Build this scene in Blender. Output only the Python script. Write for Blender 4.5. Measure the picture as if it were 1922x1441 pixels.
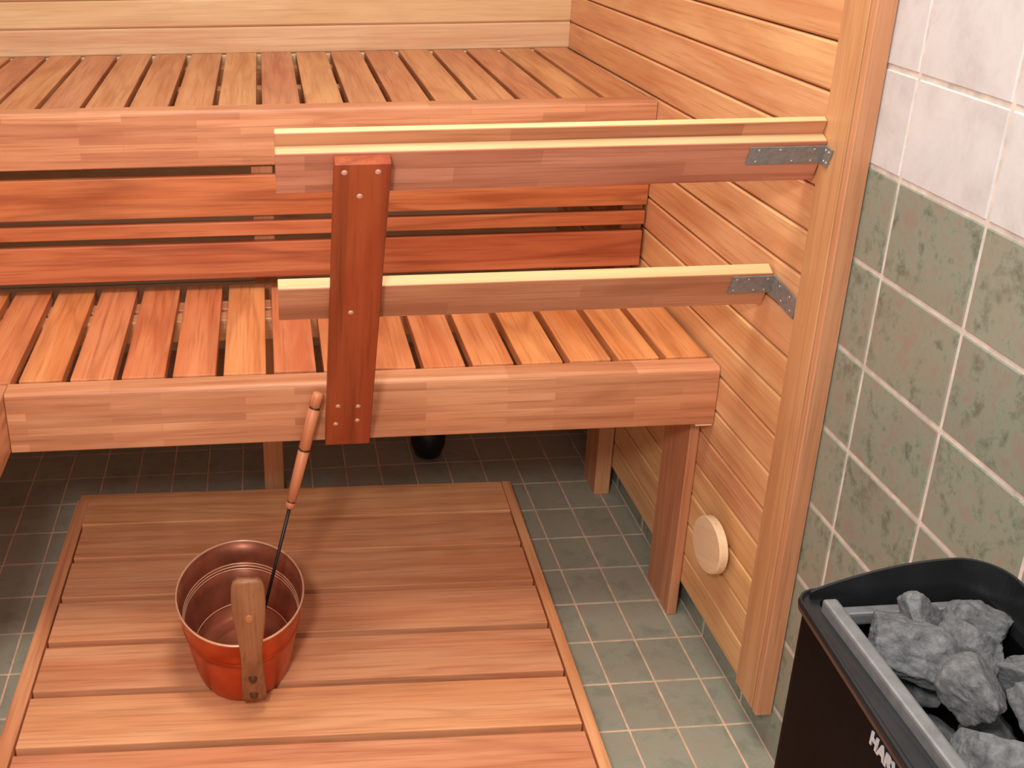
import bpy, bmesh, math, random
from mathutils import Vector, Matrix, noise

for o in list(bpy.data.objects):
    bpy.data.objects.remove(o, do_unlink=True)
scene = bpy.context.scene
COL = scene.collection

# ------------------------------------------------------------------ camera
cam_data = bpy.data.cameras.new('camera')
cam_data.sensor_fit = 'HORIZONTAL'
cam_data.sensor_width = 36.0
cam_data.lens = 2168.32 / 1922 * 36.0
cam_data.shift_x = 282.47 / 1922
cam_data.clip_start = 0.02
cam = bpy.data.objects.new('camera', cam_data)
cam.location = (-0.7389, -1.2923, 1.2708)
cam.rotation_euler = (1.14399, 0.00507, -0.08186)
COL.objects.link(cam)
scene.camera = cam

# ------------------------------------------------------------------ world and lamps
world = bpy.data.worlds.new('world')
scene.world = world
world.use_nodes = True
bg = world.node_tree.nodes['Background']
bg.inputs['Color'].default_value = (1.0, 0.985, 0.97, 1)
bg.inputs['Strength'].default_value = 0.84

def area_lamp(name, loc, target, size, power, color):
    d = bpy.data.lights.new(name, 'AREA')
    d.shape = 'DISK'
    d.size = size
    d.energy = power
    d.color = color
    o = bpy.data.objects.new(name, d)
    o.location = loc
    o.rotation_euler = (Vector(target) - Vector(loc)).to_track_quat('-Z', 'Y').to_euler()
    COL.objects.link(o)
    return o
area_lamp('room_lamp', (-1.0, -1.35, 1.62), (-0.55, 0.6, 0.45), 0.22, 19, (1.0, 0.98, 0.95))
area_lamp('ceiling_lamp', (-0.55, -0.05, 2.35), (-0.5, 0.5, 0.0), 0.60, 21, (1.0, 0.95, 0.86))

scene.view_settings.view_transform = 'Standard'
scene.view_settings.look = 'None'
scene.view_settings.exposure = 0.0
scene.view_settings.gamma = 1.0
scene.view_settings.use_curve_mapping = False

# ------------------------------------------------------------------ constants (metres)
T = 0.0225            # panelling stands this far off the tiled wall
YB = 1.4756           # back wall
ZU, ZL = 0.863, 0.522  # seat heights
YUF, YLF, YLB = 0.845, 0.409, 0.838

# ------------------------------------------------------------------ material helpers
def srgb(r, g, b):
    def f(c):
        c /= 255.0
        return c / 12.92 if c <= 0.04045 else ((c + 0.055) / 1.055) ** 2.4
    return (f(r), f(g), f(b), 1.0)

class NT:
    def __init__(self, name):
        self.m = bpy.data.materials.new(name)
        self.m.use_nodes = True
        self.t = self.m.node_tree
        self.p = self.t.nodes['Principled BSDF']
    def n(self, typ, **kw):
        node = self.t.nodes.new(typ)
        for k, v in kw.items():
            if k.startswith('i_'):
                node.inputs[k[2:].replace('_', ' ')].default_value = v
            else:
                setattr(node, k, v)
        return node
    def l(self, a, b):
        self.t.links.new(a, b)
    def math(self, op, a, b=None, c=None):
        nd = self.n('ShaderNodeMath', operation=op)
        for i, v in enumerate((a, b, c)):
            if v is None: continue
            if isinstance(v, (int, float)): nd.inputs[i].default_value = v
            else: self.l(v, nd.inputs[i])
        return nd.outputs[0]
    def mix(self, fac, a, b, blend='MIX'):
        nd = self.n('ShaderNodeMix', data_type='RGBA', blend_type=blend)
        for sock, v in ((nd.inputs[0], fac), (nd.inputs[6], a), (nd.inputs[7], b)):
            if isinstance(v, (int, float)): sock.default_value = v
            elif isinstance(v, tuple): sock.default_value = v
            else: self.l(v, sock)
        return nd.outputs[2]
    def coords(self, offset=True):
        tc = self.n('ShaderNodeTexCoord')
        if not offset: return tc.outputs['Object'], None
        oi = self.n('ShaderNodeObjectInfo')
        cb = self.n('ShaderNodeCombineXYZ')
        self.l(self.math('MULTIPLY', oi.outputs['Random'], 37.0), cb.inputs[0])
        self.l(self.math('MULTIPLY', oi.outputs['Random'], 91.0), cb.inputs[1])
        self.l(self.math('MULTIPLY', oi.outputs['Random'], 53.0), cb.inputs[2])
        ad = self.n('ShaderNodeVectorMath', operation='ADD')
        self.l(tc.outputs['Object'], ad.inputs[0]); self.l(cb.outputs[0], ad.inputs[1])
        return ad.outputs[0], oi.outputs['Random']
    def noise(self, vec, scale, detail=4, rough=0.55, dist=0.0, vscale=None):
        if vscale:
            mp = self.n('ShaderNodeMapping')
            mp.inputs['Scale'].default_value = vscale
            self.l(vec, mp.inputs['Vector']); vec = mp.outputs[0]
        nz = self.n('ShaderNodeTexNoise')
        nz.inputs['Scale'].default_value = scale
        nz.inputs['Detail'].default_value = detail
        nz.inputs['Roughness'].default_value = rough
        nz.inputs['Distortion'].default_value = dist
        self.l(vec, nz.inputs['Vector'])
        return nz.outputs[0]
    def ramp(self, fac, stops):
        r = self.n('ShaderNodeValToRGB')
        els = r.color_ramp.elements
        while len(els) < len(stops): els.new(0.5)
        for e, (p, c) in zip(els, stops):
            e.position = p; e.color = c
        self.l(fac, r.inputs[0])
        return r.outputs[0]
    def bump(self, h, strength=0.2, dist=0.002):
        b = self.n('ShaderNodeBump')
        b.inputs['Strength'].default_value = strength
        b.inputs['Distance'].default_value = dist
        self.l(h, b.inputs['Height']); self.l(b.outputs[0], self.p.inputs['Normal'])

def wood(name, light, mid, dark, axis='X', rings=26.0, vary=0.20, rough=0.42, staves=None, ringfac=0.24, patch=0.35):
    """Sawn timber with growth-ring contours along one axis; optional glued staves."""
    k = NT(name)
    vec, rnd = k.coords()
    al, ac = 1.3, 15.0
    sc = {'X': (al, ac, ac), 'Y': (ac, al, ac), 'Z': (ac, ac, al)}[axis]
    n1 = k.noise(vec, 1.0, 2, 0.45, 0.5, sc)
    ring = k.math('SINE', k.math('MULTIPLY', n1, rings))
    ring = k.math('POWER', k.math('MULTIPLY_ADD', ring, 0.5, 0.5), 3.0)
    fl, fc = 5.0, 210.0
    sf = {'X': (fl, fc, fc), 'Y': (fc, fl, fc), 'Z': (fc, fc, fl)}[axis]
    fib = k.noise(vec, 1.0, 3, 0.6, 0.0, sf)
    bl, bc = 2.2, 22.0
    sb = {'X': (bl, bc, bc), 'Y': (bc, bl, bc), 'Z': (bc, bc, bl)}[axis]
    band = k.noise(vec, 1.0, 4, 0.6, 0.3, sb)
    pt = k.noise(vec, 7.0, 3, 0.5)
    base = k.ramp(band, [(0.36, mid), (0.60, light)])
    base = k.mix(k.math('MULTIPLY', k.math('SUBTRACT', pt, 0.42), patch * 2), base, mid)
    base = k.mix(k.math('MULTIPLY', ring, ringfac), base, dark)
    fibf = k.math('MULTIPLY', k.math('MAXIMUM', k.math('SUBTRACT', fib, 0.50), 0.0), 2.1)
    base = k.mix(fibf, base, dark)
    if staves:
        sx = k.n('ShaderNodeSeparateXYZ'); k.l(vec, sx.inputs[0])
        cb = k.n('ShaderNodeCombineXYZ')
        src = {'X': (0, 2), 'Y': (1, 2), 'Z': (2, 0)}[axis]
        k.l(sx.outputs[src[0]], cb.inputs[0]); k.l(sx.outputs[src[1]], cb.inputs[1])
        br = k.n('ShaderNodeTexBrick', offset=0.37, squash=1.0)
        br.inputs['Color1'].default_value = (0.0, 0.0, 0.0, 1)
        br.inputs['Color2'].default_value = (1.0, 1.0, 1.0, 1)
        br.inputs['Mortar'].default_value = (0.25, 0.25, 0.25, 1)
        br.inputs['Scale'].default_value = 1.0
        br.inputs['Mortar Size'].default_value = 0.0004
        br.inputs['Bias'].default_value = 0.0
        br.inputs['Brick Width'].default_value = staves[0]
        br.inputs['Row Height'].default_value = staves[1]
        k.l(cb.outputs[0], br.inputs['Vector'])
        dk = k.mix(1.0, base, (0.78, 0.70, 0.66, 1), 'MULTIPLY')
        lt = k.mix(1.0, base, (1.06, 1.06, 1.05, 1), 'MULTIPLY')
        base = k.mix(br.outputs['Color'], dk, lt)
    hv = k.n('ShaderNodeHueSaturation')
    hv.inputs['Saturation'].default_value = 1.0
    k.l(k.math('MULTIPLY_ADD', rnd, vary, 1.0 - vary / 2), hv.inputs['Value'])
    k.l(k.math('MULTIPLY_ADD', rnd, 0.016, 0.492), hv.inputs['Hue'])
    k.l(base, hv.inputs['Color'])
    k.l(hv.outputs[0], k.p.inputs['Base Color'])
    k.p.inputs['Roughness'].default_value = rough
    k.p.inputs['Specular IOR Level'].default_value = 0.35
    k.bump(k.math('ADD', k.math('MULTIPLY', ring, 0.5), fib), 0.12, 0.0006)
    return k.m

def plain(name, col, rough=0.5, metal=0.0, mottling=0.12, nscale=30.0, bump=0.0, spec=0.5):
    k = NT(name)
    vec, rnd = k.coords()
    nz = k.noise(vec, nscale, 5, 0.6)
    d = tuple(c * (1 - mottling * 2) for c in col[:3]) + (1,)
    l = tuple(min(1, c * (1 + mottling * 2)) for c in col[:3]) + (1,)
    k.l(k.ramp(nz, [(0.3, d), (0.7, l)]), k.p.inputs['Base Color'])
    k.p.inputs['Roughness'].default_value = rough
    k.p.inputs['Metallic'].default_value = metal
    k.p.inputs['Specular IOR Level'].default_value = spec
    if bump: k.bump(nz, bump, 0.002)
    return k.m

def tile_mat(name, c1, c2, c3, rough=0.3, scale=26.0, lo=0.36, hi=0.66, vary=0.1, dist=0.3):
    k = NT(name)
    vec, rnd = k.coords()
    a = k.noise(vec, scale, 9, 0.74, dist)
    b = k.noise(vec, scale * 0.4, 4, 0.6, dist)
    col = k.ramp(a, [(lo, c1), ((lo + hi) / 2, c2), (hi, c3)])
    col = k.mix(k.math('MULTIPLY', k.math('MAXIMUM', k.math('SUBTRACT', b, 0.5), 0.0), 2.2), col, c3)
    hv = k.n('ShaderNodeHueSaturation')
    k.l(k.math('MULTIPLY_ADD', rnd, vary, 1 - vary / 2), hv.inputs['Value'])
    k.l(col, hv.inputs['Color'])
    k.l(hv.outputs[0], k.p.inputs['Base Color'])
    k.p.inputs['Roughness'].default_value = rough
    k.bump(a, 0.06, 0.001)
    return k.m

W = {}
def wset(key, light, mid, dark, **kw):
    for ax in 'XYZ':
        W[key + ax] = wood('wood_%s_%s' % (key, ax.lower()), srgb(*light), srgb(*mid), srgb(*dark), axis=ax, **kw)
wset('upper', (202, 142, 98), (186, 118, 76), (136, 70, 38), ringfac=0.30, vary=0.16)
wset('lower', (218, 142, 92), (202, 118, 70), (146, 70, 38), ringfac=0.34)
wset('back', (208, 130, 80), (186, 102, 56), (120, 52, 26), ringfac=0.42)
wset('mat', (234, 166, 120), (222, 146, 100), (166, 92, 56), rings=34, ringfac=0.26)
wset('wall', (222, 186, 144), (210, 166, 124), (182, 128, 90), vary=0.06, ringfac=0.16)
wset('panel', (232, 184, 130), (216, 156, 106), (172, 108, 66), vary=0.08, ringfac=0.15, patch=0.6)
wset('trim', (206, 150, 108), (194, 134, 94), (154, 94, 60), vary=0.05, ringfac=0.18)
wset('apron', (214, 152, 112), (200, 132, 94), (148, 82, 50), staves=(0.21, 0.0135), ringfac=0.26, vary=0.04)
wset('rail', (204, 140, 108), (188, 120, 90), (136, 76, 52), staves=(0.30, 0.021), ringfac=0.24, vary=0.06)
wset('post', (172, 82, 44), (152, 62, 30), (96, 32, 12), ringfac=0.42, rings=18)
wset('grip', (204, 130, 88), (184, 108, 70), (120, 62, 36), vary=0.04)
wset('ash', (160, 108, 70), (136, 86, 52), (78, 46, 28), vary=0.04)
wset('leg', (214, 154, 108), (200, 136, 94), (156, 96, 62), vary=0.08, ringfac=0.2)
wset('pale', (240, 206, 170), (232, 192, 154), (210, 164, 124), vary=0.02, ringfac=0.12)
wset('edge', (220, 186, 138), (212, 170, 120), (186, 136, 88), vary=0.04, ringfac=0.15)  # paler wood for rail tops, light from above painted into it

M_GREEN = tile_mat('glazed_green_tile', srgb(104, 110, 96), srgb(136, 146, 130), srgb(142, 132, 120), scale=30.0, lo=0.36, hi=0.62, dist=0.15)
M_WHITE = tile_mat('glazed_white_tile', srgb(192, 190, 189), srgb(204, 202, 202), srgb(210, 209, 210), vary=0.04, scale=14)
M_FLOOR = tile_mat('matt_floor_tile', srgb(140, 140, 122), srgb(158, 156, 138), srgb(160, 148, 130), rough=0.45, scale=16)
M_GROUT_W = plain('pale_wall_grout', srgb(206, 194, 184), 0.8)
M_GROUT_F = plain('sandy_floor_grout', srgb(222, 184, 154), 0.85)
M_STEEL = plain('galvanised_steel', srgb(136, 132, 128), 0.5, 0.25, 0.10, 160.0)
M_SCREW = plain('bright_screw', srgb(196, 180, 168), 0.35, 0.6, 0.05)
M_PLUG = plain('screw_head', srgb(214, 160, 136), 0.35, 0.3, 0.05)
M_BLACKROD = plain('dark_iron_rod', srgb(52, 44, 42), 0.4, 0.6, 0.1)
M_BOLT = plain('dark_brass_bolt', srgb(92, 62, 40), 0.35, 0.5, 0.2, 60.0)
M_STOVE = plain('black_stove_enamel', srgb(9, 9, 10), 0.55, 0.0, 0.25, 14.0, spec=0.06)
M_STOVERIM = plain('black_rim_steel', srgb(44, 45, 47), 0.32, 0.5, 0.1, 20.0)
M_STOVEBAR = plain('grey_bar_steel', srgb(122, 122, 123), 0.45, 0.4, 0.1, 60.0)
M_LETTER = plain('grey_lettering', srgb(176, 176, 178), 0.5, 0.1, 0.03)
M_DARK = plain('dark_iron_vessel', srgb(26, 16, 14), 0.5, 0.0, 0.1)

def stone_mat():
    k = NT('grey_heater_stone')
    vec, rnd = k.coords()
    a = k.noise(vec, 90.0, 9, 0.7, 0.4)
    b = k.noise(vec, 420.0, 4, 0.7)
    col = k.ramp(a, [(0.28, srgb(56, 56, 57)), (0.48, srgb(104, 104, 105)), (0.72, srgb(140, 140, 141))])
    k.l(k.mix(k.math('MULTIPLY', b, 0.35), col, srgb(70, 70, 71)), k.p.inputs['Base Color'])
    k.p.inputs['Roughness'].default_value = 0.85
    k.bump(k.math('ADD', a, k.math('MULTIPLY', b, 0.5)), 0.7, 0.004)
    return k.m
M_STONE = stone_mat()

def copper_mat():
    k = NT('lacquered_copper')
    vec, rnd = k.coords()
    a = k.noise(vec, 16.0, 5, 0.6, 0.4)
    k.l(k.ramp(a, [(0.3, srgb(168, 62, 24)), (0.7, srgb(204, 90, 44))]), k.p.inputs['Base Color'])
    k.p.inputs['Metallic'].default_value = 0.7
    k.p.inputs['Roughness'].default_value = 0.33
    return k.m
M_COPPER = copper_mat()
M_COPPERIN = plain('tarnished_copper', srgb(150, 84, 60), 0.40, 0.5, 0.16, 18.0)
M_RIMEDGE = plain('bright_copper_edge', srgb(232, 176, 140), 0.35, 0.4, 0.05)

# ------------------------------------------------------------------ object helpers
def link(name, me, mat, parent=None, loc=(0, 0, 0), rot=None):
    o = bpy.data.objects.new(name, me)
    if mat is not None and not me.materials: me.materials.append(mat)
    COL.objects.link(o)
    o.location = loc
    if rot is not None: o.rotation_euler = rot
    if parent is not None: o.parent = parent
    return o

def mesh_from(bm, name, smooth=False):
    me = bpy.data.meshes.new(name)
    bm.normal_update()
    bm.to_mesh(me); bm.free()
    if smooth:
        for p in me.polygons: p.use_smooth = True
    return me

def box_mesh(name, sx, sy, sz, bevel=0.0, seg=1):
    bm = bmesh.new()
    bmesh.ops.create_cube(bm, size=1.0)
    bmesh.ops.scale(bm, vec=(sx, sy, sz), verts=bm.verts)
    if bevel:
        bmesh.ops.bevel(bm, geom=list(bm.edges), offset=bevel, segments=seg, affect='EDGES', profile=0.6)
    return mesh_from(bm, name)

def box(name, mat, x0, x1, y0, y1, z0, z1, parent=None, bevel=0.0015, seg=1):
    me = box_mesh(name, x1 - x0, y1 - y0, z1 - z0, bevel, seg)
    base = Vector(parent.location) if parent is not None else Vector((0, 0, 0))
    c = Vector(((x0 + x1) / 2, (y0 + y1) / 2, (z0 + z1) / 2))
    return link(name, me, mat, parent, c - base)

def prism_x(name, mat, prof, x0, x1, parent=None, bevel=0.001):
    """extrude a (y, z) profile along x"""
    bm = bmesh.new()
    cy = sum(p[0] for p in prof) / len(prof); cz = sum(p[1] for p in prof) / len(prof); cx = (x0 + x1) / 2
    a = [bm.verts.new((x0 - cx, y - cy, z - cz)) for y, z in prof]
    b = [bm.verts.new((x1 - cx, y - cy, z - cz)) for y, z in prof]
    n = len(prof)
    bm.faces.new(a[::-1]); bm.faces.new(b)
    for i in range(n):
        bm.faces.new((a[i], a[(i + 1) % n], b[(i + 1) % n], b[i]))
    bmesh.ops.recalc_face_normals(bm, faces=bm.faces)
    if bevel:
        bmesh.ops.bevel(bm, geom=list(bm.edges), offset=bevel, segments=1, affect='EDGES')
    me = mesh_from(bm, name)
    base = Vector(parent.location) if parent is not None else Vector((0, 0, 0))
    return link(name, me, mat, parent, Vector((cx, cy, cz)) - base)

def lathe_mesh(name, prof, seg=32, ax=1.0, ay=1.0, cap_start=True, cap_end=True, smooth=True):
    """prof: list of (radius, z); oval when ax != ay"""
    bm = bmesh.new()
    rings = []
    for r, z in prof:
        rings.append([bm.verts.new((r * ax * math.cos(2 * math.pi * i / seg), r * ay * math.sin(2 * math.pi * i / seg), z)) for i in range(seg)])
    for a, b in zip(rings, rings[1:]):
        for i in range(seg):
            j = (i + 1) % seg
            bm.faces.new((a[i], a[j], b[j], b[i]))
    if cap_start: bm.faces.new(rings[0][::-1])
    if cap_end: bm.faces.new(rings[-1])
    bmesh.ops.recalc_face_normals(bm, faces=bm.faces)
    me = mesh_from(bm, name, smooth)
    return me

def tube_between(name, mat, prof, p0, p1, parent=None, seg=20, base=(0, 0, 0), smooth=True):
    """prof: list of (radius, t 0..1) from p0 to p1"""
    p0, p1 = Vector(p0), Vector(p1)
    L = (p1 - p0).length
    me = lathe_mesh(name, [(r, t * L) for r, t in prof], seg, smooth=smooth)
    q = (p1 - p0).to_track_quat('Z', 'Y')
    o = link(name, me, mat, parent, p0 - Vector(base))
    o.rotation_euler = q.to_euler()
    return o

def thing(name, label, cat, loc=(0, 0, 0), group=None, rotz=0.0):
    o = bpy.data.objects.new(name, None)
    o.empty_display_size = 0.05
    COL.objects.link(o)
    o.location = loc
    o.rotation_euler = (0, 0, rotz)
    tag(o, label, cat, group)
    return o
def tag(o, label, cat, group=None):
    o['label'] = label; o['category'] = cat
    if group: o['group'] = group
def struct(o, label, cat='wall'):
    o['kind'] = 'structure'; o['label'] = label; o['category'] = cat
    return o

random.seed(4)

# ================================================================== SETTING
# floor: grout bed with a tile for every square
FX, FY, FPX, FPY = -0.1997, 0.3510, 0.0783, 0.1147
floor = struct(box('floor', M_GROUT_F, -1.75, 0.06, -1.9, YB + 0.05, -0.05, -0.0012, bevel=0), 'grey-green tiled sauna floor with sandy grout lines', 'floor')
G = 0.0034
tile_me = box_mesh('floor_tile', FPX - G, FPY - G, 0.010, 0.0012)
tile_me.materials.append(M_FLOOR)
fl = Vector(floor.location)
for i in range(-17, 3):
    for j in range(-4, 10):
        xa, xb = FX + i * FPX, FX + (i + 1) * FPX
        ya, yb = FY + j * FPY, FY + (j + 1) * FPY
        if xb > 0.0 or yb > YB:
            xb = min(xb, 0.002); yb = min(yb, YB)
            if xb - xa < 0.012 or yb - ya < 0.012: continue
            me = box_mesh('floor_tile_cut', xb - xa - G, yb - ya - G, 0.010, 0.0012)
            me.materials.append(M_FLOOR)
        else:
            me = tile_me
        link('tile', me, None, floor, Vector(((xa + xb) / 2, (ya + yb) / 2, -0.005)) - fl)

# right wall: masonry with glazed tiles
wall_r = struct(box('wall_right', M_GROUT_W, 0.0015, 0.08, -1.9, YB + 0.05, -0.05, 1.9, bevel=0), 'tiled wall, white above and mottled green below', 'wall')
wl = Vector(wall_r.location)
WY, WZ, WPY, WPZ = -0.0097, 1.0424, 0.1790, 0.1199
GW = 0.0055
wt_me = {}
for m, key in ((M_GREEN, 'g'), (M_WHITE, 'w')):
    me = box_mesh('wall_tile', 0.010, WPY - GW, WPZ - GW, 0.0016)
    me.materials.append(m); wt_me[key] = me
low_me = box_mesh('wall_tile_cut', 0.010, WPY - GW, 0.0832 - GW, 0.0016)
low_me.materials.append(M_GREEN)
for c in range(-9, 6):          # columns towards the camera as c grows
    yc = WY - (c + 0.5) * WPY
    if yc - WPY / 2 < YB - 0.01:
        hh = 0.0832
        link('tile', low_me, None, wall_r, Vector((0.005, yc, hh / 2)) - wl)
    if c < -1: continue
    for r in range(-3, 8):      # rows downwards
        zc = WZ - (r + 0.5) * WPZ
        link('tile', wt_me['w' if r <= 0 else 'g'], None, wall_r, Vector((0.005, yc, zc)) - wl)

# panelling on the right wall: horizontal boards with chamfered joints
def board_mesh(name, length, h, th, ch, axis):
    """board along y (axis Y, face to -x) or along x (axis X, face to -y), chamfered long face edges"""
    prof = [(0, -h / 2 + ch), (0, h / 2 - ch), (ch * 0.8, h / 2), (th, h / 2), (th, -h / 2), (ch * 0.8, -h / 2)]
    bm = bmesh.new()
    ends = []
    for s in (-length / 2, length / 2):
        if axis == 'Y': ends.append([bm.verts.new((d - th / 2, s, z)) for d, z in prof])
        else: ends.append([bm.verts.new((s, d - th / 2, z)) for d, z in prof])
    bm.faces.new(ends[0]); bm.faces.new(ends[1][::-1])
    for i in range(6):
        j = (i + 1) % 6
        bm.faces.new((ends[0][i], ends[0][j], ends[1][j], ends[1][i]))
    bmesh.ops.recalc_face_normals(bm, faces=bm.faces)
    return mesh_from(bm, name)

panel = struct(box('wall_panelling', W['trimZ'], -0.0105, -0.002, 0.09, YB, 0.085, 1.72, bevel=0), 'pale wooden board panelling fixed over the tiled wall', 'wall')
pl = Vector(panel.location)
PH = 0.0617
Y0, Y1 = 0.138, YB - 0.001
pb_me = board_mesh('panel_board', Y1 - Y0, PH - 0.0026, 0.012, 0.0030, 'Y')
pb_me.materials.append(W['panelY'])
TILT = -0.012
for i in range(25):
    zc = 0.0715 + PH / 2 + i * PH + TILT * ((Y0 + Y1) / 2 - 0.14)
    link('plank', pb_me, None, panel, Vector((-T + 0.006, (Y0 + Y1) / 2, zc)) - pl, (TILT, 0, 0))

t1 = struct(box('trim_1', W['trimZ'], -T - 0.004, -0.002, 0.0775, 0.142, 0.068, 1.75, bevel=0.0008, seg=1), 'broad upright wooden trim closing the panelling edge', 'trim')
t2 = struct(box('trim_2', W['trimZ'], -T - 0.0040, -0.0012, 0.0600, 0.0732, 0.068, 1.75, bevel=0.0008), 'thin upright wooden strip between panelling trim and tiles', 'trim')

# back wall boards
wall_b = struct(box('wall_back', W['trimX'], -1.75, -0.0105, YB + 0.012, YB + 0.05, 0.0, 1.75, bevel=0), 'pale wooden board wall behind the upper bench', 'wall')
wb = Vector(wall_b.location)
bb_me = board_mesh('back_board', 1.74, PH - 0.001, 0.012, 0.004, 'X')
bb_me.materials.append(W['wallX'])
for i in range(-13, 13):
    zc = 0.9205 + (i + 0.5) * PH
    link('plank', bb_me, None, wall_b, Vector((-0.0225 - 0.87, YB + 0.006, zc)) - wb)

wall_l = struct(box('wall_left_added', W['wallY'], -1.80, -1.752, -0.9, YB + 0.05, -0.05, 1.75, bevel=0), 'unseen pale wooden wall added to keep light out behind the benches', 'wall')  # out of view, added to darken the void behind the backrest

# ================================================================== BENCHES
def glulam(name, x0, x1, y0, y1, z0, z1, parent, mat='apronX'):
    prof = []
    r = 0.008
    for k in range(5):                 # rounded upper front edge
        a = math.pi / 2 * k / 4
        prof.append((y0 + r - r * math.cos(a), z1 - r + r * math.sin(a)))
    prof += [(y1, z1), (y1, z0), (y0 + 0.002, z0), (y0, z0 + 0.002)]
    o = prism_x(name, W[mat], prof, x0, x1, parent, bevel=0)
    return o

# --- upper bench
ub = thing('upper_bench', 'upper sauna bench with pale brown slats against the back wall', 'bench', (-0.8, 1.15, 0.0))
glulam('apron', -1.72, -0.0240, 0.800, 0.842, 0.762, ZU + 0.001, ub)
PU, XU0, GU = 0.08, -0.1130, 0.0105
us_me = box_mesh('upper_slat', PU - GU, YB - 0.006 - YUF, 0.020, 0.0022, 2)
us_me.materials.append(W['upperY'])
for k in range(20):
    xc = XU0 - (k + 0.5) * PU
    dy = random.uniform(-0.002, 0.002)
    link('slat', us_me, None, ub, Vector((xc, (YUF + YB) / 2 - 0.001 + dy, ZU - 0.010 + random.uniform(-.0006, .0006))) - Vector(ub.location))
box('slat', W['upperY'], XU0 + GU / 2, -0.0300, YUF, YB - 0.006, ZU - 0.02, ZU, ub, 0.0022, 2)
for y in (0.875, 1.14, 1.40):
    box('bearer', W['legX'], -1.72, -0.0245, y - 0.02, y + 0.02, ZU - 0.068, ZU - 0.0202, ub)
for x0, x1, y0, y1 in ((-0.058, -0.0245, 0.862, 0.950), (-0.775, -0.733, 0.905, 0.985), (-1.50, -1.46, 0.862, 0.950)):
    box('leg', W['legZ'], x0, x1, y0, y1, 0.0, ZU - 0.0682, ub)

# --- backrest between the two benches
br = thing('bench_backrest', 'orange-brown three-board backrest between upper and lower bench', 'backrest', (-0.8, 0.82, 0.55))
for z0, z1, dx in ((0.668, 0.7435, 0.0), (0.630, 0.6560, 0.002), (0.547, 0.6165, 0.004)):
    box('backrest_board', W['backX'], -1.72, -0.0245 - dx, 0.8000, 0.8190, z0, z1, br, 0.002, 2)
for x in (-0.045, -0.753, -1.48):
    box('batten', W['legZ'], x - 0.02, x + 0.02, 0.8195, 0.8400, 0.55, 0.757, br)

# --- lower bench
lb = thing('lower_bench', 'lower sauna bench with orange slats and laminated front board', 'bench', (-0.6, 0.62, 0.0))
glulam('apron', -1.162, -0.0240, 0.366, 0.406, 0.417, ZL - 0.003, lb)
PL, XL0, GL = 0.0806, -0.1056, 0.0125
ls_me = box_mesh('lower_slat', PL - GL, YLB - YLF, 0.020, 0.0022, 2)
ls_me.materials.append(W['lowerY'])
for k in range(19):
    xc = XL0 - (k + 0.5) * PL
    dy = random.uniform(-0.0025, 0.0025)
    link('slat', ls_me, None, lb, Vector((xc, (YLF + YLB) / 2 + dy, ZL - 0.010 + random.uniform(-.0006, .0006))) - Vector(lb.location))
box('slat', W['lowerY'], XL0 + GL / 2, -0.0300, YLF, YLB, ZL - 0.02, ZL, lb, 0.0022, 2)
for y0, y1 in ((0.4065, 0.4400), (0.700, 0.742), (0.757, 0.800)):
    box('bearer', W['legX'], -1.66, -0.0245, y0, y1, ZL - 0.062, ZL - 0.0202, lb)
box('leg', W['legZ'], -0.0405, -0.0235, 0.4170, 0.5370, 0.0, ZL - 0.0622, lb, 0.0015)
box('shim', W['paleX'], -0.052, -0.0240, 0.3700, 0.4060, 0.4120, 0.4168, lb, 0.0006)

# --- side bench along the left, only its front corner shows
sb = thing('side_bench', 'corner of a bench along the left edge with laminated front board', 'bench', (-1.30, 0.1, 0.0))
def apron_y(name, x0, x1, y0, y1, z0, z1, parent):
    return box(name, W['apronY'], x0, x1, y0, y1, z0, z1, parent, 0.004, 2)
apron_y('apron', -1.203, -1.163, -0.55, 0.4055, 0.417, ZL - 0.003, sb)
for k in range(9):
    y1 = 0.400 - k * 0.105
    box('slat', W['lowerX'], -1.62, -1.2045, y1 - 0.092, y1, ZL - 0.02, ZL, sb, 0.002, 2)
for x0 in (-1.245, -1.60):
    box('bearer', W['legY'], x0, x0 + 0.04, -0.55, 0.400, ZL - 0.062, ZL - 0.0202, sb)
box('leg', W['legZ'], -1.245, -1.205, -0.50, -0.42, 0.0, ZL - 0.0622, sb)
box('leg', W['legZ'], -1.600, -1.560, -0.50, -0.42, 0.0, ZL - 0.0622, sb)
box('leg', W['legZ'], -1.600, -1.560, 0.30, 0.38, 0.0, ZL - 0.0622, sb)

# ================================================================== GUARD RAIL
LEAN = math.atan(0.46)
UV = (-math.sin(LEAN), math.cos(LEAN))     # (y, z) up along the leaning frame
NV = (math.cos(LEAN), math.sin(LEAN))      # (y, z) backwards
def rp(F, u, n):
    return (F[0] + UV[0] * u + NV[0] * n, F[1] + UV[1] * u + NV[1] * n)
gr = thing('guard_rail', 'leaning wooden guard rail with two rails and one upright', 'railing', (-0.63, 0.36, 0.42))
FU = (0.1245, 0.9395)
FL = (0.2215, 0.7286)
def lit_top(o, m):
    """up-facing faces take a paler wood: overhead light put into the colour"""
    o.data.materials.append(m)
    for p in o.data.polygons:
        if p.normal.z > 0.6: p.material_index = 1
rb1 = prism_x('rail_board', W['railX'], [rp(FU, 0, 0), rp(FU, 0, 0.0170), rp(FU, -0.0630, 0.0170), rp(FU, -0.0630, 0)], -0.7315, -0.0270, gr)
rb2 = prism_x('rail_lip', W['railX'], [rp(FU, 0.0182, 0.0174), rp(FU, 0.0182, 0.0284), rp(FU, -0.0630, 0.0284), rp(FU, -0.0630, 0.0174)], -0.7315, -0.0270, gr)
rb3 = prism_x('rail_board', W['railX'], [rp(FL, 0, 0), rp(FL, 0, 0.0215), rp(FL, -0.0620, 0.0215), rp(FL, -0.0620, 0)], -0.7335, -0.0270, gr)
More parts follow.
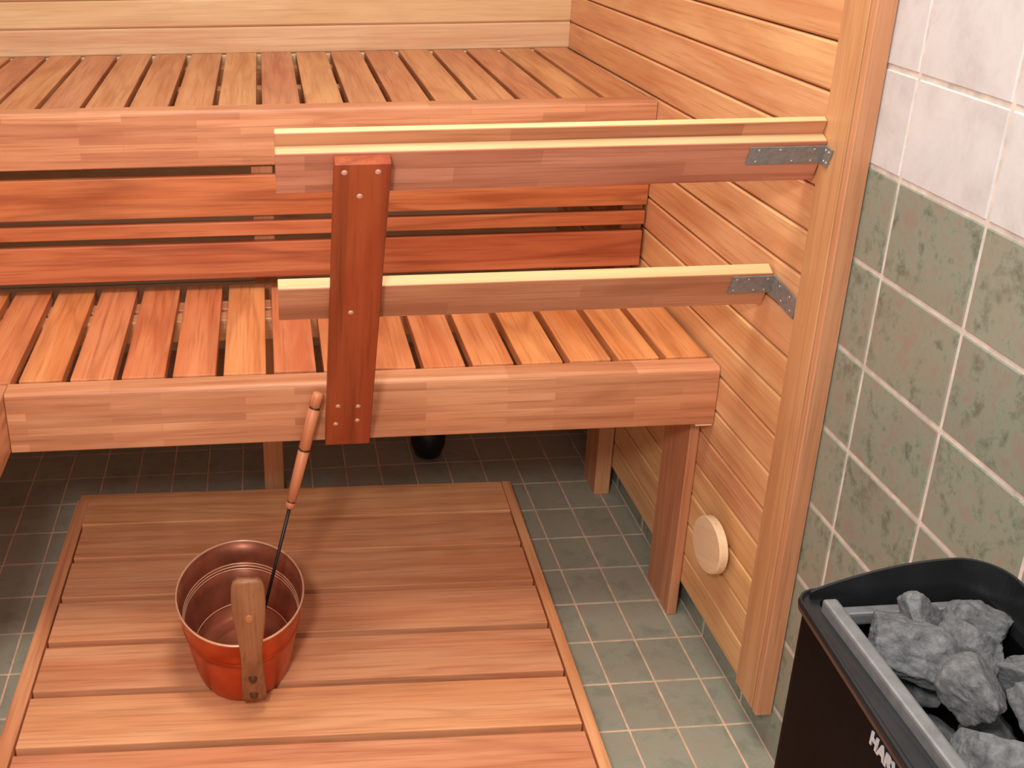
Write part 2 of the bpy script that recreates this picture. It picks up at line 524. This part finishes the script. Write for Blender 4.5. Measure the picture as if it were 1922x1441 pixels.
for o in (rb1, rb2, rb3): lit_top(o, W['edgeX'])

# upright: its back lies on the rails' faces
RINV = Matrix.Rotation(-LEAN, 3, 'X')
def post_frame():
    bm = bmesh.new()
    th = 0.0190
    top_u = -0.003
    L = 0.560
    bx0, bx1 = -0.6668, -0.5962
    tx0, tx1 = -0.6590, -0.5880
    vs = []
    for (xa, xb, u) in ((bx0, bx1, top_u - L), (tx0, tx1, top_u)):
        for x, n in ((xa, -0.0006), (xb, -0.0006), (xb, -th), (xa, -th)):
            y, z = rp(FU, u, n)
            vs.append(bm.verts.new((x, y, z)))
    a, b = vs[:4], vs[4:]
    bm.faces.new(a[::-1]); bm.faces.new(b)
    for i in range(4): bm.faces.new((a[i], a[(i + 1) % 4], b[(i + 1) % 4], b[i]))
    bmesh.ops.recalc_face_normals(bm, faces=bm.faces)
    bmesh.ops.bevel(bm, geom=list(bm.edges), offset=0.0012, segments=1, affect='EDGES')
    bmesh.ops.translate(bm, vec=-Vector(gr.location), verts=bm.verts)
    bmesh.ops.rotate(bm, cent=(0, 0, 0), matrix=RINV, verts=bm.verts)
    return mesh_from(bm, 'post'), th
pm, PTH = post_frame()
post = link('post', pm, W['postZ'], gr, (0, 0, 0), (LEAN, 0, 0))
post['label'] = 'dark red-brown upright board'
pw = prism_x('wedge', W['postX'], [(0.3655, 0.426), (0.3655, 0.505), rp(FU, -0.478, 0.0002), rp(FU, -0.556, 0.0002)], -0.655, -0.607, gr, bevel=0)
# screw heads: (x, distance down the upright)
plug_me = lathe_mesh('screw_head', [(0.0, 0.0014), (0.0028, 0.0012), (0.0042, 0.0002), (0.0042, -0.001)], 14, cap_start=False)
plug_me.materials.append(M_PLUG)
PLUGS = [(-0.6465, 0.012), (-0.6045, 0.012), (-0.6265, 0.050), (-0.6330, 0.259), (-0.6480, 0.463), (-0.6170, 0.465), (-0.6510, 0.506), (-0.6175, 0.499)]
for x, d in PLUGS:
    y, z = rp(FU, -0.004 - d, -PTH - 0.0002)
    pg = link('peg', plug_me, None, post, RINV @ (Vector((x, y, z)) - Vector(gr.location)), (math.pi / 2, 0, 0))

def bracket(F, drop, parent, along, wall_len, xr):
    """perforated angle bracket: one leaf on the rail face, one on the panelling"""
    up, lo = drop
    e = Vector(gr.location)
    bm = bmesh.new()
    def slab(pts, nrm, th):
        a = [bm.verts.new(Vector(p) - e) for p in pts]
        b = [bm.verts.new(Vector(p) + Vector(nrm) * th - e) for p in pts]
        bm.faces.new(a); bm.faces.new(b[::-1])
        n = len(pts)
        for i in range(n): bm.faces.new((a[i], a[(i + 1) % n], b[(i + 1) % n], b[i]))
    q = [rp(F, -up, -0.0003), rp(F, -lo, -0.0003)]
    slab([(xr, *q[0]), (xr, *q[1]), (xr - along, *q[1]), (xr - along, *q[0])], (0, -NV[0], -NV[1]), 0.0022)
    # wall leaf runs forward from the corner
    w0, w1 = rp(F, -up, -0.0003), rp(F, -lo, -0.0003)
    f0, f1 = (w0[0] - wall_len, w0[1] - wall_len * 0.10), (w1[0] - wall_len, w1[1] - wall_len * 0.10)
    slab([(xr, *w0), (xr, *w1), (xr, *f1), (xr, *f0)], (-1, 0, 0), 0.0022)
    bmesh.ops.recalc_face_normals(bm, faces=bm.faces)
    me = mesh_from(bm, 'bracket')
    o = link('bracket', me, M_STEEL, parent)
    o['label'] = 'grey perforated steel angle bracket'
    mid_u = (up + lo) / 2
    for fx, s in ((0.12, -1), (0.12, 1), (0.85, -1), (0.85, 1), (0.4, 1), (0.6, -1)):
        y, z = rp(F, -mid_u + s * (lo - up) * 0.33, -0.0026)
        link('screw', scr_me, None, o, Vector((xr - along + along * fx, y, z)) - e, (math.pi / 2 + LEAN, 0, 0))
    for fn, s in ((0.3, 1), (0.5, -1), (0.7, 1), (0.85, -1)):
        y, z = rp(F, -mid_u + s * (lo - up) * 0.28, 0)
        y -= wall_len * fn; z -= wall_len * fn * 0.10
        link('screw', scr_me, None, o, Vector((xr - 0.0023, y, z)) - e, (0, -math.pi / 2, 0))
    return o
scr_me = lathe_mesh('bracket_screw', [(0.0, 0.0009), (0.0012, 0.0008), (0.0019, 0.0), (0.0019, -0.0006)], 10, cap_start=False)
scr_me.materials.append(M_SCREW)
bracket(FU, (0.006, 0.033), gr, 0.100, 0.022, -0.0268)
bracket(FL, (0.003, 0.035), gr, 0.062, 0.088, -0.0240)

# ================================================================== FLOOR MAT (duckboard)
mz = 0.040
mat_o = thing('duckboard_mat', 'slatted wooden duckboard mat lying on the tiled floor', 'floor mat', (-0.7155, 0.44, 0.0), rotz=-0.024)
def mat_box(name, m, x0, x1, y0, y1, z0, z1, bevel=0.0018):
    me = box_mesh(name, x1 - x0, y1 - y0, z1 - z0, bevel, 2)
    return link(name, me, m, mat_o, ((x0 + x1) / 2, (y0 + y1) / 2, (z0 + z1) / 2))
HW = 0.460
ytop = 0.441
for k in range(9):
    y1 = ytop - k * 0.1315
    mat_box('plank', W['matX'], -HW + (0.0245 if k else 0.0), HW - 0.0215 if k else HW - 0.0195, y1 - (0.1150 if k else 0.1215), y1, mz - 0.022, mz)
mat_box('side_rail', W['matY'], -HW - 0.004, -HW + 0.0215, ytop - 1.18, ytop - 0.0235, 0.002, mz + 0.001)
mat_box('end_block', W['matX'], -HW, -HW + 0.0235, ytop - 0.0225, ytop, 0.002, mz - 0.0225)
mat_box('side_rail', W['matY'], HW - 0.0185, HW, ytop - 1.18, ytop - 0.001, 0.002, mz + 0.001)
for x in (-0.36, 0.0, 0.36):
    mat_box('bearer', W['legY'], x - 0.02, x + 0.02, ytop - 1.17, ytop - 0.006, 0.0, mz - 0.0222)

# ================================================================== BUCKET
BX, BY, BZ = -0.8135, 0.305, mz + 0.0002
bucket = thing('copper_bucket', 'copper bucket with wooden handle standing on the duckboard mat', 'bucket', (BX, BY, BZ))
RA, RB = 0.1045, 0.1510      # rim half axes (x, y)
bk = 0.735                   # base / rim ratio
BH = 0.140
def rr(h): return bk + (1 - bk) * (h / BH) ** 0.9
outer = [(bk * 0.96, 0.0), (bk, 0.004)]
for h in (0.02, 0.04, 0.06, 0.08): outer.append((rr(h), h))
for h, d in ((0.090, 0.0), (0.092, 0.012), (0.0945, 0.0), (0.098, 0.0), (0.100, 0.012), (0.1025, 0.0)): outer.append((rr(h) + d, h))
outer += [(rr(0.12), 0.12), (rr(BH), BH)]
inner = [(rr(BH) - 0.014, BH), (rr(0.12) - 0.014, 0.12)]
for h, d in ((0.1025, 0.0), (0.100, 0.012), (0.098, 0.0), (0.0945, 0.0), (0.092, 0.012), (0.090, 0.0)): inner.append((rr(h) - 0.014 + d, h))
for h in (0.07, 0.05, 0.034, 0.031, 0.028, 0.012): inner.append((rr(h) - 0.014 + (0.01 if h == 0.031 else 0), h))
inner += [(bk - 0.05, 0.007), (bk * 0.72, 0.007), (bk * 0.70, 0.0085), (bk * 0.68, 0.007), (0.05, 0.007)]
ni = len(outer)
body = link('bucket_body', lathe_mesh('bucket_body', outer, 64, RA, RB, True, False), M_COPPER, bucket)
liner = link('bucket_lining', lathe_mesh('bucket_lining', [(rr(BH), BH)] + inner, 64, RA, RB, False, True), M_COPPERIN, bucket)
liner['label'] = 'dull brown copper inside'
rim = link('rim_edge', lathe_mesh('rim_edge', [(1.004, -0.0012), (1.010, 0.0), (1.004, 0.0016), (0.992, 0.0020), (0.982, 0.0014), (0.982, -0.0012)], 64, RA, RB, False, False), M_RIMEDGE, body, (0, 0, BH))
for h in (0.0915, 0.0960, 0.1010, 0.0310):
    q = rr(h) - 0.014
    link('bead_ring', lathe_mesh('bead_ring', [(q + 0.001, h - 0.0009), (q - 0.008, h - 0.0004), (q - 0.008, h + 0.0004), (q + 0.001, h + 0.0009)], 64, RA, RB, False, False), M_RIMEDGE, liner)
# handle: flat shaped board on the front of the bucket
def handle_mesh():
    bm = bmesh.new()
    # (height, half width)
    prof = [(0.024, 0.0195), (0.034, 0.0195), (0.06, 0.0185), (0.085, 0.0175), (0.105, 0.0170), (0.125, 0.0165), (0.15, 0.0175), (0.18, 0.0215), (0.205, 0.0245), (0.232, 0.0255), (0.255, 0.0248), (0.266, 0.0215), (0.2700, 0.0150)]
    def yy(h):
        hh = min(h, BH)
        base = -RB * rr(max(hh, 0.0)) - 0.0010
        return base if h <= BH else base - (h - BH) * 0.05
    th = 0.018
    secs = []
    for h, w in prof:
        y = yy(h)
        t2 = th if h < 0.24 else th * 0.75
        xs = [-w, -w * 0.88, 0, w * 0.88, w]
        fr = [y - t2 * q for q in (0.72, 0.96, 1.0, 0.96, 0.72)]
        bkk = [y, y, y, y, y]
        secs.append([bm.verts.new((x, f, h)) for x, f in zip(xs, fr)] + [bm.verts.new((x, b, h)) for x, b in reversed(list(zip(xs, bkk)))])
    n = 10
    for a, b in zip(secs, secs[1:]):
        for i in range(n):
            j = (i + 1) % n
            bm.faces.new((a[i], a[j], b[j], b[i]))
    bm.faces.new(secs[0][::-1]); bm.faces.new(secs[-1])
    bmesh.ops.recalc_face_normals(bm, faces=bm.faces)
    me = mesh_from(bm, 'bucket_handle', True)
    return me, yy, th
hm, HY, HTH = handle_mesh()
handle = link('handle', hm, W['ashZ'], bucket, (0.019, 0, 0))
handle['label'] = 'shaped wooden handle board'
bolt_me = lathe_mesh('bolt', [(0.0, 0.0026), (0.005, 0.0024), (0.0088, 0.0004), (0.0088, -0.002)], 18, 0.78, 1.0, cap_start=False)
bolt_me.materials.append(M_BOLT)
for h in (0.042, 0.082):
    link('bolt', bolt_me, None, handle, (0.0, HY(h) - HTH - 0.0002, h), (math.pi / 2 - 0.25, 0, 0))
hole_me = lathe_mesh('hole_ring', [(0.0, 0.0008), (0.0060, 0.0010), (0.0076, 0.0002), (0.0076, -0.001)], 18, 0.78, 1.0, cap_start=False)
link('hanging_hole', hole_me, W['gripX'], handle, (0.0, HY(0.205) - HTH - 0.0002, 0.205), (math.pi / 2, 0, 0))

# ================================================================== LADLE
lt = Vector((-0.6760, 0.346, 0.5115))
lbot = Vector((-0.7915, 0.318, 0.0660))
ladle = thing('ladle', 'sauna ladle with turned wooden grip leaning out of the bucket', 'ladle', tuple(lbot))
d = (lt - lbot)
LL = d.length
g0 = lbot + d * 0.555
grip = tube_between('grip', W['gripZ'], [(0.0058, 0.0), (0.0074, 0.012), (0.0078, 0.05), (0.0052, 0.058), (0.0052, 0.064), (0.0080, 0.075), (0.0088, 0.25), (0.0094, 0.50), (0.0068, 0.508), (0.0068, 0.520), (0.0096, 0.530), (0.0096, 0.7), (0.0098, 0.86), (0.0070, 0.868), (0.0070, 0.880), (0.0098, 0.890), (0.0094, 0.97), (0.0070, 1.0)], g0, lt, ladle, 20, lbot)
GLEN = (lt - g0).length
for t, r in ((0.061, 0.0064), (0.514, 0.0080), (0.874, 0.0082)):
    link('groove_band', lathe_mesh('groove_band', [(r - 0.002, -0.0016), (r, -0.0012), (r, 0.0012), (r - 0.002, 0.0016)], 20), M_BOLT, grip, (0, 0, t * GLEN))
tube_between('shaft', M_BLACKROD, [(0.0028, 0.0), (0.0030, 1.0)], lbot, g0 + d * 0.01, ladle, 12, lbot)
link('bowl', lathe_mesh('ladle_bowl', [(0.010, -0.016), (0.026, -0.012), (0.033, 0.002), (0.034, 0.012), (0.0325, 0.012), (0.031, 0.003), (0.024, -0.009), (0.004, -0.012)], 28, 0.72, 1.0), M_COPPER, ladle, (0.004, -0.026, 0.0))

# ================================================================== WALL VENT
vent = thing('vent_disc', 'round pale wooden vent disc on the panelling', 'vent', (-T, 0.272, 0.244))
link('disc', lathe_mesh('vent_disc', [(0.0500, 0.0), (0.0525, 0.002), (0.0525, 0.0125), (0.0505, 0.0150), (0.0, 0.0155)], 48, 0.90, 1.17, smooth=False), W['paleY'], vent, (-0.012, 0, 0), (Matrix.Rotation(-0.33, 3, 'X') @ Matrix.Rotation(-math.pi / 2, 3, 'Y')).to_euler())
link('collar', lathe_mesh('vent_collar', [(0.030, 0.0), (0.030, 0.0118)], 32), W['trimY'], vent, (-0.0002, 0, 0), (0, -math.pi / 2, 0))

# ================================================================== DARK VESSEL UNDER THE BENCH
pot = thing('round_vessel', 'dark round vessel on the floor under the lower bench', 'vessel', (-0.395, 1.085, 0.0))
link('vessel_body', lathe_mesh('vessel_body', [(0.020, 0.0), (0.034, 0.006), (0.044, 0.030), (0.046, 0.055), (0.042, 0.080), (0.039, 0.081), (0.042, 0.055), (0.036, 0.020), (0.01, 0.010)], 36, 0.9, 1.1), M_DARK, pot)
tube_between('stick', M_DARK, [(0.003, 0.0), (0.003, 1.0)], (-0.395, 1.085, 0.012), (-0.372, 1.07, 0.26), pot, 10, (-0.395, 1.085, 0.0))

# ================================================================== SAUNA HEATER
ZS = 0.68
SR = 0.0
SW, SD = 0.178, 0.400
hx, hy = -0.2915, -0.4700
heater = thing('sauna_heater', 'black electric sauna heater filled with grey stones', 'heater', (hx, hy, 0.0), rotz=SR)
def rrect(x0, x1, y0, y1, r, n=6):
    pts = []
    for cx, cy, a0 in ((x1 - r, y1 - r, 0), (x0 + r, y1 - r, 90), (x0 + r, y0 + r, 180), (x1 - r, y0 + r, 270)):
        for k in range(n + 1):
            a = math.radians(a0 + 90 * k / n)
            pts.append((cx + r * math.cos(a), cy + r * math.sin(a)))
    return pts
def loft(name, rings, mat, parent, caps=(True, True), smooth=False):
    bm = bmesh.new()
    vr = [[bm.verts.new(p) for p in ring] for ring in rings]
    n = len(vr[0])
    for a, b in zip(vr, vr[1:]):
        for i in range(n):
            j = (i + 1) % n
            bm.faces.new((a[i], a[j], b[j], b[i]))
    if caps[0]: bm.faces.new(vr[0][::-1])
    if caps[1]: bm.faces.new(vr[-1])
    bmesh.ops.recalc_face_normals(bm, faces=bm.faces)
    return link(name, mesh_from(bm, name, smooth), mat, parent)
FLARE = 0.020
def ring_at(inset, z, r=0.020):
    return [(x - (FLARE * (-y / SD) * max(0.0, 1 - inset / 0.013) if x < SW / 2 else 0), y, z) for x, y in rrect(inset, SW - inset, -SD + inset, -inset, max(r - inset * 0.5, 0.002))]
# outer shell with an open stone space
loft('body', [ring_at(0.006, 0.09), ring_at(0.004, 0.10), ring_at(0.004, ZS - 0.012), ring_at(0.0150, ZS - 0.012), ring_at(0.0150, 0.56)], M_STOVE, heater, (True, True))
loft('top_rim', [ring_at(0.0038, ZS - 0.011), ring_at(0.0, ZS - 0.009), ring_at(-0.0006, ZS - 0.004), ring_at(0.0003, ZS), ring_at(0.0018, ZS), ring_at(0.0034, ZS - 0.003), ring_at(0.0140, ZS - 0.001), ring_at(0.0146, ZS - 0.011), ring_at(0.0038, ZS - 0.011)], M_STOVERIM, heater, (False, False))
for x0, x1 in ((0.0120, 0.0250),):
    me = box_mesh('stone_bar', x1 - x0, SD - 0.044, 0.014, 0.0025, 2)
    link('stone_bar', me, M_STOVEBAR, heater, ((x0 + x1) / 2, -SD / 2 - 0.008, ZS + 0.003))
me = box_mesh('stone_bar', SW - 0.0425, 0.012, 0.012, 0.0025, 2)
link('stone_bar', me, M_STOVEBAR, heater, (SW / 2 + 0.003, -0.0320, ZS - 0.008))
# back guard: rises from the left corner, turns forward along the wall side
def guard():
    bm = bmesh.new()
    path = []
    xr, yb, rc = SW - 0.006, -0.0135, 0.034
    n = 16
    for k in range(n + 1):
        t = k / n
        x = 0.0105 + (xr - rc - 0.0105) * t
        path.append((x, yb, ZS + 0.005 + 0.027 * math.sin(t * math.pi / 2) ** 0.85, (0, 1)))
    for k in range(1, 11):
        a = math.pi / 2 * k / 10
        path.append((xr - rc + rc * math.sin(a), yb - rc + rc * math.cos(a), ZS + 0.032 - 0.002 * k / 10, (math.sin(a), math.cos(a))))
    for k in range(1, 13):
        t = k / 12
        path.append((xr, yb - rc - (SD - 0.09) * t, ZS + 0.030 - 0.025 * t * t, (1, 0)))
    fr = []
    for x, y, h, (nx, ny) in path:
        fr.append((bm.verts.new((x, y, 0.60)), bm.verts.new((x, y, h)), bm.verts.new((x + nx * 0.0028, y + ny * 0.0028, h)), bm.verts.new((x + nx * 0.0028, y + ny * 0.0028, 0.60))))
    for a, b in zip(fr, fr[1:]):
        for i in range(4):
            j = (i + 1) % 4
            bm.faces.new((a[i], b[i], b[j], a[j]))
    bm.faces.new(fr[0]); bm.faces.new(fr[-1][::-1])
    bmesh.ops.recalc_face_normals(bm, faces=bm.faces)
    return mesh_from(bm, 'back_guard')
link('back_guard', guard(), M_STOVERIM, heater)
for x in (0.03, SW - 0.03):
    for y in (-0.04, -SD + 0.04):
        link('leg', box_mesh('heater_leg', 0.024, 0.024, 0.092, 0.002), M_STOVE, heater, (x, y, 0.046))
# raised lettering on the side
tcu = bpy.data.curves.new('lettering', 'FONT')
tcu.body = 'HARVIA'
tcu.size = 0.0165
tcu.extrude = 0.0006
tcu.offset = 0.0006
tcu.space_character = 1.05
to = bpy.data.objects.new('lettering_tmp', tcu)
COL.objects.link(to)
dg = bpy.context.evaluated_depsgraph_get()
tme = bpy.data.meshes.new_from_object(to.evaluated_get(dg))
bpy.data.objects.remove(to, do_unlink=True)
tme.materials.clear()
fa = math.atan(FLARE * 0.69 / SD)
sf, cf = math.sin(fa), math.cos(fa)
ty = -0.158
lett = link('lettering', tme, M_LETTER, heater, (0.004 - FLARE * 0.69 * (-ty / SD) - 0.0006, ty, 0.6475))
lett.rotation_euler = Matrix(((-sf, 0, -cf), (-cf, 0, sf), (0, 1, 0))).to_euler()
lett['label'] = 'light grey brand lettering'

# ------------------------------------------------------------------ stones
def stone_mesh(seed, sx, sy, sz, sub=5, cuts=9):
    """broken, faceted rock: planes cut a ball, then fractured relief"""
    rnd = random.Random(seed)
    planes = []
    for _ in range(cuts):
        v = Vector((rnd.gauss(0, 1), rnd.gauss(0, 1), rnd.gauss(0, 1))).normalized()
        planes.append((v, rnd.uniform(0.50, 0.88)))
    bm = bmesh.new()
    bmesh.ops.create_icosphere(bm, subdivisions=sub, radius=1.0)
    off = Vector((rnd.uniform(-50, 50), rnd.uniform(-50, 50), rnd.uniform(-50, 50)))
    lo = Vector((9, 9, 9)); hi = -lo
    for v in bm.verts:
        dvec = v.co.normalized()
        r = 1.1
        for nrm, h in planes:
            c = dvec.dot(nrm)
            if c > 0.05: r = min(r, h / c)
        lay = noise.noise(Vector((dvec.x * 2, dvec.y * 2, dvec.z * 9)) + off)
        r *= 1.0 + 0.07 * noise.fractal(dvec * 2.4 + off, 0.9, 2.1, 6) + 0.030 * lay + 0.022 * noise.noise(dvec * 14 + off)
        v.co = dvec * r
        for i in range(3):
            lo[i] = min(lo[i], v.co[i]); hi[i] = max(hi[i], v.co[i])
    for v in bm.verts:      # fill the wanted half sizes
        for i, h in enumerate((sx, sy, sz)):
            v.co[i] = ((v.co[i] - lo[i]) / (hi[i] - lo[i]) * 2 - 1) * h
    return mesh_from(bm, 'stone', True)
STONES = [
    # (x, y, z, half sizes, rotz, seed, label)
    (-0.2310, -0.5460, 0.674, (0.0300, 0.0530, 0.0240), 0.22, 11, 'largest grey heater stone, beside the steel bar at the back left corner'),
    (-0.1980, -0.5190, 0.680, (0.0210, 0.0170, 0.0250), 0.2, 12, 'grey heater stone pointing up against the back guard'),
    (-0.1570, -0.5290, 0.674, (0.0330, 0.0210, 0.0220), -0.30, 13, 'long slanted heater stone along the right of the back guard'),
    (-0.1820, -0.5660, 0.680, (0.0210, 0.0270, 0.0250), 0.15, 14, 'rounded heater stone in the middle of the heap'),
    (-0.2060, -0.6130, 0.676, (0.0280, 0.0350, 0.0250), -0.2, 15, 'heater stone with a dark pit, in front of the middle one'),
    (-0.1760, -0.6580, 0.679, (0.0190, 0.0410, 0.0230), -0.1, 16, 'tall grey heater stone at the right edge of the picture'),
    (-0.2320, -0.6810, 0.671, (0.0250, 0.0340, 0.0240), 0.2, 17, 'heater stone at the bottom edge of the picture'),
    (-0.1480, -0.5930, 0.668, (0.0180, 0.0220, 0.0200), 0.5, 18, 'shaded heater stone low at the right edge'),
]
for x, y, z, s, rz, sd, lab in STONES:
    o = link('heater_stone', stone_mesh(sd, *s), M_STONE, None, (x, y, z), (0, 0, rz))
    tag(o, lab, 'stone', 'stones in the sauna heater')
for i, (x, y) in enumerate([(-0.238, -0.518), (-0.198, -0.535), (-0.152, -0.545), (-0.222, -0.590), (-0.172, -0.600), (-0.238, -0.650), (-0.186, -0.655), (-0.226, -0.715), (-0.172, -0.715), (-0.240, -0.775), (-0.190, -0.775), (-0.154, -0.660)]):
    o = link('heater_stone', stone_mesh(40 + i, 0.0200, 0.0260, 0.0210, 3), M_STONE, None, (x, y, 0.6150 + 0.004 * (i % 3)), (0, 0, i * 0.35))
    tag(o, 'heater stone lying deep under the top layer of the heap', 'stone', 'stones in the sauna heater')
